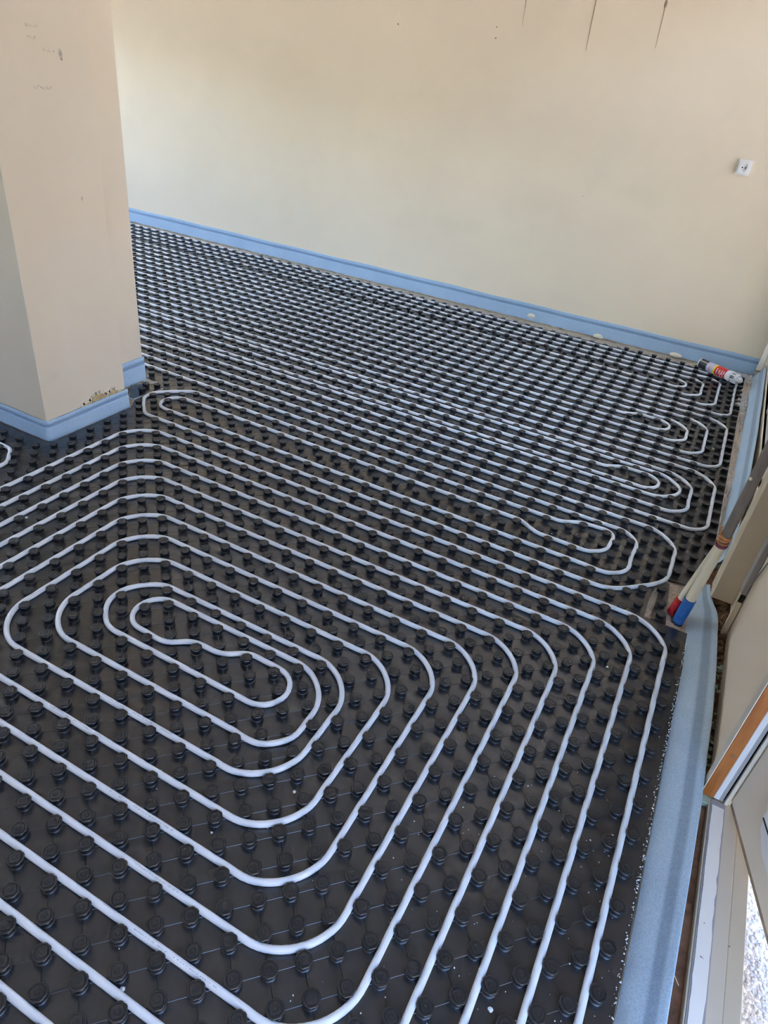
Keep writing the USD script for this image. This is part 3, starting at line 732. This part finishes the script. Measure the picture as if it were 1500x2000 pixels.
obj('dirt_bed', crumple(None, [(0.93, -2.4), (0.93, 0.0), (0.93, 1.0), (0.92, 1.95)], [(1.028, -2.4), (1.028, 0.0), (1.028, 1.0), (1.03, 1.95)], -0.020, 0.012, 30.0, 44, 200, 8), 'dirt', smooth=False,
    label='brown earth bed in the gap between the grey-blue strip and the right wall', cat='dirt', kind='stuff')
rubble('wall_rubble', 420, (0.985, 1.02), (0.80, 1.72), (-0.018, 0.0), (0.002, 0.009), 'rubble_mix', 'brown broken mortar bits along the foot of the right wall', 3)
rubble('wall_rubble', 26, (0.99, 1.012), (0.82, 1.36), (-0.012, 0.002), (0.004, 0.011), 'rubble_green', 'pale green plaster chips in the gap under the right wall', 4)
rubble('wall_rubble', 120, (0.93, 1.0), (1.55, 1.75), (-0.02, -0.004), (0.003, 0.010), 'rubble_mix', 'brown grit under the foot of the window casing', 8)
r = np.random.default_rng(5); g = []
for _ in range(420):                                                          # white flakes scattered on the panels
    x, y = r.uniform(-1.9, 0.86), r.uniform(-0.4, 2.6)
    if r.random() < 0.45: x, y = r.uniform(0.3, 0.87), r.uniform(-0.2, 1.0)
    if x < -1.79 and y > 1.0: continue
    i, j = round((x / U + y / U) / 2), round((x / U - y / U) / 2)
    if math.hypot(x / U - (i + j), y / U - (i - j)) < 0.42: continue
    s = trimesh.creation.icosphere(0, r.uniform(0.0006, 0.0019) * (1.6 if r.random() < 0.08 else 1.0)); s.vertices *= r.uniform(0.5, 1.5, s.vertices.shape); s.apply_translation((x, y, 0.001)); g.append(s)
for _ in range(420):                                                          # a line of grit along the panel's right border
    y = r.uniform(-0.3, 1.40); s = trimesh.creation.icosphere(0, r.uniform(0.0005, 0.0022)); s.vertices *= r.uniform(0.5, 1.5, s.vertices.shape); s.apply_translation((0.886 + r.normal(0, 0.0025), y, 0.001)); g.append(s)
obj('plaster_crumbs', cat_(g), 'crumb_white', smooth=False, label='tiny white plaster crumbs scattered over the black panels', cat='crumbs', kind='stuff')


def crumb_at(ix, iy, size, label):
    d = np.array([(ix - 750) / 1321, (iy - 1000) / 1321, 1.0]) @ R; q = CAM - d * (CAM[2] - 0.002) / d[2]
    s = trimesh.creation.icosphere(1, size); s.vertices *= np.random.default_rng(int(ix)).uniform(0.6, 1.3, s.vertices.shape); s.apply_scale((1, 1, 0.6)); s.apply_translation((q[0], q[1], 0.003))
    obj('plaster_chip', s, 'crumb_white', smooth=False, label=label, cat='plaster chip')


crumb_at(575, 1547, 0.0042, 'white plaster chip inside the lowest bends of the spiral, beside a stud')
crumb_at(958, 1972, 0.0050, 'white plaster chip near the bottom edge of the photo, right of the middle')
crumb_at(1186, 1303, 0.0040, 'white plaster chip between two pipes, left of the slanting strip')
crumb_at(52, 1011, 0.0055, 'white plaster chip among studs at the left, in front of the pillar')
crumb_at(239, 1932, 0.0050, 'white plaster chip beside a pipe in the lower left')

for x, z, sx_, label in ((-0.682, 0.035, 0.030, 'cream foam dab on the back strip, leftmost of the three'), (-0.143, 0.006, 0.036, 'cream foam dab at the foot of the back strip, middle of the three'),
                         (0.429, 0.008, 0.042, 'cream foam dab at the foot of the back strip, just left of the spray can')):
    s = trimesh.creation.icosphere(3, 1.0)
    s.vertices *= (0.8 + 0.5 * meshkit.fbm(s.vertices * 1.7 + x * 5, 3))[:, None]; s.apply_scale((sx_, 0.014, 0.016)); s.apply_translation((x, back_y(x) - 0.024, z + 0.004))
    obj('foam_dab', s, 'foam_pu', label=label, cat='foam dab')

# ------------------------------------------------------------------ spray can on the far right panels
can_a, can_b = np.array([0.612, 4.470, 0.056]), np.array([0.868, 4.300, 0.058])
ax = can_b - can_a; ln = np.linalg.norm(ax); ax /= ln
t = thing('foam_can', 'white spray foam can with red and yellow label lying in the far right corner', 'spray can')
_s = np.cross([0, 0, 1], ax); _s /= np.linalg.norm(_s); _u = np.cross(ax, _s)
CT = np.eye(4); CT[:3, 0], CT[:3, 1], CT[:3, 2], CT[:3, 3] = _s, _u, ax, can_a


def on_can(mesh):
    g = mesh.copy(); g.apply_transform(CT); return g


def shell(z0, z1, r, a0=0.0, a1=360.0, n=28, h=0.0006):
    """Curved label piece on the can's side between two angles (0 = side facing +s, 90 = up)."""
    a = np.radians(np.linspace(a0, a1, n) + 205.0)
    G = [[(( r + h) * math.cos(q), (r + h) * math.sin(q), z) for z in (z0, z1)] for q in a]
    return quad_strip(G)


CR = 0.0325
obj('can_body', on_can(lathe([(0, 0.004), (0.024, 0.004), (0.028, 0.0), (0.0318, 0.001), (CR, 0.006), (CR, 0.236), (0.030, 0.246), (0.020, 0.254), (0, 0.254)], 40)), 'can_white', t, smooth=40)
LAB = 55.0, 290.0                                                            # printed side, turned towards the room
blk_ = obj('label_panel', on_can(shell(0.008, 0.072, CR, -150, 62)), 'can_black', t, label='black end of the printed label')
obj('silver_bar', on_can(shell(0.008, 0.072, CR, -78, -62, 8, 0.0010)), 'can_silver', blk_, label='silver bar across the black label end')
lil_ = obj('label_panel', on_can(shell(0.074, 0.128, CR, -150, 62)), 'can_lilac', t, label='pale lilac label zone')
obj('label_panel', on_can(shell(0.128, 0.142, CR, -150, 70)), 'can_yellow', t, label='yellow band round the can')
red_ = obj('label_panel', on_can(shell(0.142, 0.226, CR, -150, 50)), 'can_red', t, label='red label zone with small pale print')
r = np.random.default_rng(2)
for z, a0, a1, mm in ((0.156, -70, 5, 'can_white'), (0.176, -62, -8, 'can_white'), (0.188, -30, 30, 'can_white'), (0.196, -70, -20, 'can_white'), (0.206, -25, 28, 'can_white'), (0.212, -64, -30, 'can_white')):
    q = a0
    g = []
    while q < a1:
        w = r.uniform(2.5, 6); g.append(shell(z, z + r.uniform(0.005, 0.008), CR, q, q + w, 4, 0.0011)); q += w + 2.2
    obj('label_print', on_can(cat_(g)), mm, red_)
g = []
q = -55
while q < 10:
    g.append(shell(0.098, 0.104, CR, q, q + 4, 4, 0.0011)); q += 6.5
obj('label_print', on_can(cat_(g)), 'can_red', lil_, label='small red print on the lilac zone')
cap = [lathe([(0.030, 0.236), (0.0335, 0.238), (0.036, 0.246), (0.036, 0.262), (0.0335, 0.266), (0.030, 0.262)], 32)]
for k in range(6):                                                           # ribs of the open cap
    b = box(0.024, 0.034, -0.004, 0.004, 0.255, 0.300); b.apply_transform(trimesh.transformations.rotation_matrix(k * np.pi / 3 + 0.3, [0, 0, 1])); cap.append(b)
cap.append(lathe([(0.021, 0.292), (0.033, 0.294), (0.0335, 0.304), (0.027, 0.312), (0.021, 0.308)], 32))
obj('cap', on_can(cat_(cap)), 'cap_white', t, smooth=40, label='white slotted plastic cap')
obj('valve', on_can(lathe([(0, 0.25), (0.022, 0.252), (0.020, 0.290), (0.012, 0.302), (0, 0.304)], 24)), 'cap_grey', t, label='grey valve inside the cap')
obj('nozzle', on_can(lathe([(0.0, 0.300), (0.020, 0.304), (0.021, 0.326), (0.013, 0.338), (0, 0.340)], 24)), 'cap_white', t)

# ------------------------------------------------------------------ wall socket
sx0 = 0.434
t = thing('wall_socket', 'white square wall socket on the back wall near the window', 'socket', (sx0, back_y(sx0), 1.258), math.degrees(math.atan(SLOPE)))


def rbox(w, h, d, r):
    p = Polygon([(-w / 2, -h / 2), (w / 2, -h / 2), (w / 2, h / 2), (-w / 2, h / 2)]).buffer(-r).buffer(r, quad_segs=5)
    a = trimesh.creation.extrude_polygon(p, d * 0.7, engine='earcut'); b = trimesh.creation.extrude_polygon(p.buffer(-0.0025), d, engine='earcut')
    g = cat_([a, b]); g.vertices = np.c_[g.vertices[:, 0], -g.vertices[:, 2], g.vertices[:, 1]]; g.fix_normals(); return g


fr_ = obj('frame', rbox(0.084, 0.088, 0.012, 0.006), 'socket_plastic', t, smooth=False)
ins = trimesh.creation.extrude_polygon(Polygon([(-0.03, -0.031), (0.03, -0.031), (0.03, 0.031), (-0.03, 0.031)]).buffer(0.001).difference(Point(0, 0).buffer(0.0205, 24)), 0.011, engine='earcut')
ins.vertices = np.c_[ins.vertices[:, 0], -0.012 - ins.vertices[:, 2], ins.vertices[:, 1]]; ins.fix_normals()
in_ = obj('insert', ins, 'socket_plastic', t, smooth=False)
rec = trimesh.creation.cylinder(0.0205, 0.0010, sections=28); rec.apply_transform(trimesh.transformations.rotation_matrix(np.pi / 2, [1, 0, 0])); rec.apply_translation((0, -0.0127, 0))
obj('recess', rec, 'socket_plastic', in_, smooth=False)
for s in (-1, 1):
    c = trimesh.creation.cylinder(0.0042, 0.0012, sections=14); c.apply_transform(trimesh.transformations.rotation_matrix(np.pi / 2, [1, 0, 0])); c.apply_translation((s * 0.0095, -0.0138, -0.001))
    obj('pin_hole', c, 'hole_black', in_, smooth=False)

# ------------------------------------------------------------------ window casing, duct, riser pipes
t = thing('trim_1', kind='structure')
pr = [(0.932, 1.704), (0.936, 1.700), (1.0125, 1.700), (1.0125, 1.80), (0.932, 1.80), (0.932, 1.776), (0.9345, 1.7745), (0.9345, 1.766), (0.932, 1.7645), (0.932, 1.745), (0.9345, 1.7435), (0.9345, 1.735), (0.932, 1.7335), (0.932, 1.722), (0.934, 1.7205), (0.934, 1.716), (0.932, 1.7145)]
obj('casing_board', prism(pr, 0.022, ZC), 'frame_cream', t, smooth=False)
t = thing('cable_duct', 'cream and grey cable duct upright in the corner beside the window casing', 'cable duct', (1.001, 1.548, -0.010))
g = cat_([box(-0.009, 0.009, -0.010, 0.010, 0.0, 0.15, 0.003), box(-0.0095, -0.0065, -0.0105, 0.0105, 0.0, 0.15, 0.001)])
obj('lower_duct', g, 'tube_cream', t, smooth=30)
obj('upper_duct', box(-0.010, 0.012, 0.004, 0.055, 0.172, 2.4, 0.003), 'duct_grey', t, smooth=30)
obj('break', box(-0.006, 0.008, -0.004, 0.022, 0.148, 0.178, 0.002), 'hole_black', t, label='dark broken gap between the two duct lengths')
obj('clip', cat_([box(-0.012, -0.008, -0.008, 0.004, 0.140, 0.185, 0.001), box(-0.010, 0.010, 0.016, 0.020, 0.150, 0.182, 0.001)]), 'tube_cream', t)
cab = [(1.008, 1.562, 0.160), (1.006, 1.545, 0.205), (1.008, 1.523, 0.274), (1.009, 1.477, 0.370), (1.010, 1.40, 0.53), (1.010, 1.35, 0.64)]
obj('thin_cable', sweep(cab, 0.0022, 8), 'duct_grey', label='thin grey cable running off across the right wall from the duct', cat='cable')

t = thing('riser_pipe', 'grey riser pipe with copper wire round its end and two cream tubes below', 'pipe')
P0, P1 = np.array([0.8695, 1.53, 0.352]), np.array([0.8765, 1.535, 0.72]); dd = (P1 - P0) / (P1[2] - P0[2])
obj('steel_pipe', sweep([P0, P0 + dd * 0.3, P0 + dd * 1.2, P0 + dd * 2.2], 0.0172, 20), 'steel_grey', t, smooth=50)
obj('pipe_bead', put(trimesh.creation.icosphere(2, 0.006), *(P0 + dd * 0.245 + [-0.012, -0.013, 0])), 'tube_cream', t, label='small pale lump on the grey pipe')
hel = []
for k in range(6):
    r_ = 0.0185; z0 = 0.352 + 0.005 * k + 0.004 * math.sin(k * 2.1); a = np.linspace(0, 2 * np.pi, 20)
    hel.append(sweep(np.c_[P0[0] + r_ * np.cos(a), P0[1] + r_ * np.sin(a), z0 + 0.004 * np.sin(a + k * 1.3)], 0.0028, 6, cap=False))
tw = np.linspace(0, 1, 16); hel.append(sweep(np.c_[P0[0] - 0.019 - 0.005 * tw + 0.003 * np.cos(tw * 19), P0[1] - 0.006 + 0.003 * np.sin(tw * 19), 0.372 + 0.035 * tw], 0.002, 6))
obj('wire_wrap', cat_(hel), 'copper', t, smooth=60, label='turns of copper wire')
a = np.linspace(0, 2 * np.pi, 22)
obj('tape_ring', sweep(np.c_[P0[0] - 0.001 + 0.0178 * np.cos(a), P0[1] + 0.0178 * np.sin(a), 0.340 + 0.004 * np.sin(a)], 0.0042, 8, cap=False), 'tape_plum', t, smooth=60, label='plum coloured tape under the wire')
obj('pipe_end', sweep([P0 + [0, 0, -0.030], P0 + [0, 0, 0.01]], 0.0150, 18), 'steel_grey', t, smooth=50)
E1_, F1_ = P0 + [-0.001, -0.004, -0.02], np.array([0.846, 1.512, -0.008])
E2_, F2_ = P0 + [-0.003, 0.012, -0.03], np.array([0.8215, 1.556, -0.008])


def corrugated(a, b, r0, r1, n):
    P, rr = [], []
    for k in range(n * 4 + 1):
        P.append(a + (b - a) * k / (n * 4)); rr.append(r0 if k % 4 < 2 else r1)
    return sweep(P, np.array(rr), 20)


def between(a, b, z):
    return a + (b - a) * (a[2] - z) / (a[2] - b[2])


obj('tube', sweep([E1_, between(E1_, F1_, 0.2), between(E1_, F1_, 0.08)], 0.0172, 18), 'tube_cream', t, smooth=50)
obj('tube', sweep([E2_, between(E2_, F2_, 0.2), between(E2_, F2_, 0.06)], 0.0158, 18), 'tube_cream', t, smooth=50)
blue_ = obj('sleeve', corrugated(between(E1_, F1_, 0.100), F1_, 0.0205, 0.0192, 16), 'sleeve_blue', t, smooth=50, label='blue corrugated sleeve')
obj('sleeve', corrugated(between(E2_, F2_, 0.066), F2_, 0.0198, 0.0185, 9), 'sleeve_red', t, smooth=50, label='red corrugated sleeve')
obj('sleeve_mouth', sweep([F1_ + [-0.0006, -0.0006, -0.006], F1_ + [0, 0, 0.002]], 0.0200, 18), 'hole_black', blue_, label='dark open end of the blue sleeve')

# ------------------------------------------------------------------ doorway
t = thing('door_1', kind='structure')
ZT = 2.12
obj('wood_trim', box(0.997, 1.0265, 0.790, 0.828, 0.0, ZT, 0.0012), 'pine', t, smooth=False, label='orange-brown stained pine trim')
kn = trimesh.creation.cylinder(0.0055, 0.0012, sections=16); kn.apply_scale((1.0, 1.0, 1.0)); kn.apply_transform(trimesh.transformations.rotation_matrix(np.pi / 2, [1, 0, 0])); kn.apply_scale((1.0, 1.0, 1.5)); kn.apply_translation((1.0135, 0.790, 0.172))
obj('wood_knot', kn, 'pine_end', t, label='dark knot in the pine trim')
obj('trim_edge', box(0.9945, 0.998, 0.792, 0.83, 0.006, ZT), 'frame_light', t, smooth=False)
obj('door_frame', box(1.0265, 1.0405, 0.790, 0.85, 0.003, ZT, 0.0012), 'frame_white', t, smooth=False)
obj('weather_seal', box(1.0405, 1.0505, 0.794, 0.85, 0.003, ZT, 0.001), 'seal_grey', t, smooth=False)
obj('dark_gap', box(1.0505, 1.0550, 0.800, 0.85, 0.0, ZT), 'gap_black', t, smooth=False)  # solid black strip: the shade of the open gap put in as colour
obj('outer_stop', box(1.0550, 1.0640, 0.788, 0.85, -0.002, ZT, 0.001), 'frame_light', t, smooth=False)
obj('wedge', box(0.9965, 1.024, 0.768, 0.800, -0.022, -0.003, 0.002), 'rubble_green', t, label='pale green wedge under the pine trim')
obj('wood_trim', box(0.997, 1.0265, -1.79, -1.752, 0.0, ZT, 0.0012), 'pine', t, smooth=False)  # unseen jamb of the widened opening
obj('door_frame', box(1.0265, 1.064, -1.81, -1.750, 0.003, ZT, 0.0012), 'frame_white', t, smooth=False)
obj('door_frame', box(0.997, 1.064, -1.81, 0.85, ZT, ZT + 0.05, 0.002), 'frame_white', t, smooth=False)
# leaf, opened outwards
ang = math.degrees(math.atan2(-0.958, 0.287))
leaf = UsdGeom.Xform.Define(stage, str(t.GetPath()) + '/door_leaf')
leaf.AddTranslateOp().Set(Gf.Vec3d(1.0655, 0.784, 0.012)); leaf.AddRotateZOp().Set(ang)
tag(leaf.GetPrim(), label='beige painted door leaf standing open')
lp = leaf.GetPrim()                                                           # local x along the leaf, local y = its outer side
obj('leaf_panel', box(0.0, 0.88, 0.0, 0.042, 0.012, 2.08, 0.0015), 'door_paint', lp, smooth=False)
obj('bottom_edge', box(0.002, 0.88, 0.001, 0.042, 0.0, 0.012), 'door_edge', lp, smooth=False, label='bare weathered bottom edge of the door')
pv = [(0.136, 0.155), (0.145, 0.138), (0.150, 0.125), (0.20, 0.098), (0.27, 0.098), (0.27, 0.30), (0.136, 0.30)]
kp = trimesh.creation.extrude_polygon(Polygon(pv), 0.012, engine='earcut'); kp.vertices = np.c_[kp.vertices[:, 0], -kp.vertices[:, 2] + 0.001, kp.vertices[:, 1]]; kp.fix_normals()
obj('door_plate', kp, 'frame_white', lp, smooth=False, label='white chamfered plate on the door leaf')
obj('plate_slot', box(0.140, 0.26, -0.0125, -0.010, 0.148, 0.152), 'hole_black', lp, smooth=False)
# threshold
t = thing('trim_2', kind='structure')
y0_, y1_ = -1.75, 0.79
obj('edge_bead', box(1.0175, 1.0225, y0_, y1_, -0.030, -0.002, 0.0015), 'sill_tan', t, smooth=False)
ey = np.linspace(y0_, y1_ - 0.02, 140); ex = 1.0262 + 0.0030 * (meshkit.fbm(np.c_[ey * 40, 0 * ey, 0 * ey]) - 0.45)
obj('bare_edge', box(1.0225, 1.060, y0_, y1_, -0.04, -0.0012), 'seal_grey', t, smooth=False)
ex2 = 1.0570 - 0.0016 * np.maximum(0, meshkit.fbm(np.c_[ey * 45, 0 * ey + 7, 0 * ey]) - 0.42) * 6
obj('white_board', prism([*zip(ex, ey), *zip(ex2[::-1], ey[::-1])], -0.0012, 0.0006), 'sill_white', t, smooth=False)
obj('step_board', box(1.0575, 1.0930, y0_, 0.80, -0.045, -0.006, 0.001), 'sill_cream', t, smooth=False)
obj('outer_board', box(1.0940, 1.1300, y0_, 0.80, -0.06, -0.008, 0.002), 'sill_tan', t, smooth=False)
st = sweep([(0.978, 0.300, -0.002), (1.003, 0.265, -0.004)], 0.0009, 6)
obj('straw', st, 'tube_cream', label='thin pale splinter lying across the brown gap by the threshold', cat='splinter')
# pebbles of the path outside that are near enough to tell apart
r = np.random.default_rng(77); g = []
for _ in range(2600):
    x, y = r.uniform(1.125, 1.30), r.uniform(-0.10, 0.75)
    s = trimesh.creation.icosphere(1, r.uniform(0.0022, 0.0052)); s.apply_scale((1, r.uniform(0.7, 1.4), 0.6)); s.apply_transform(trimesh.transformations.rotation_matrix(r.uniform(0, 3), [0, 0, 1])); s.apply_translation((x, y, -0.0545)); g.append(s)
obj('gravel', cat_(g), 'pebbles', label='bright pale pebble surface outside the open door', cat='gravel', kind='stuff')
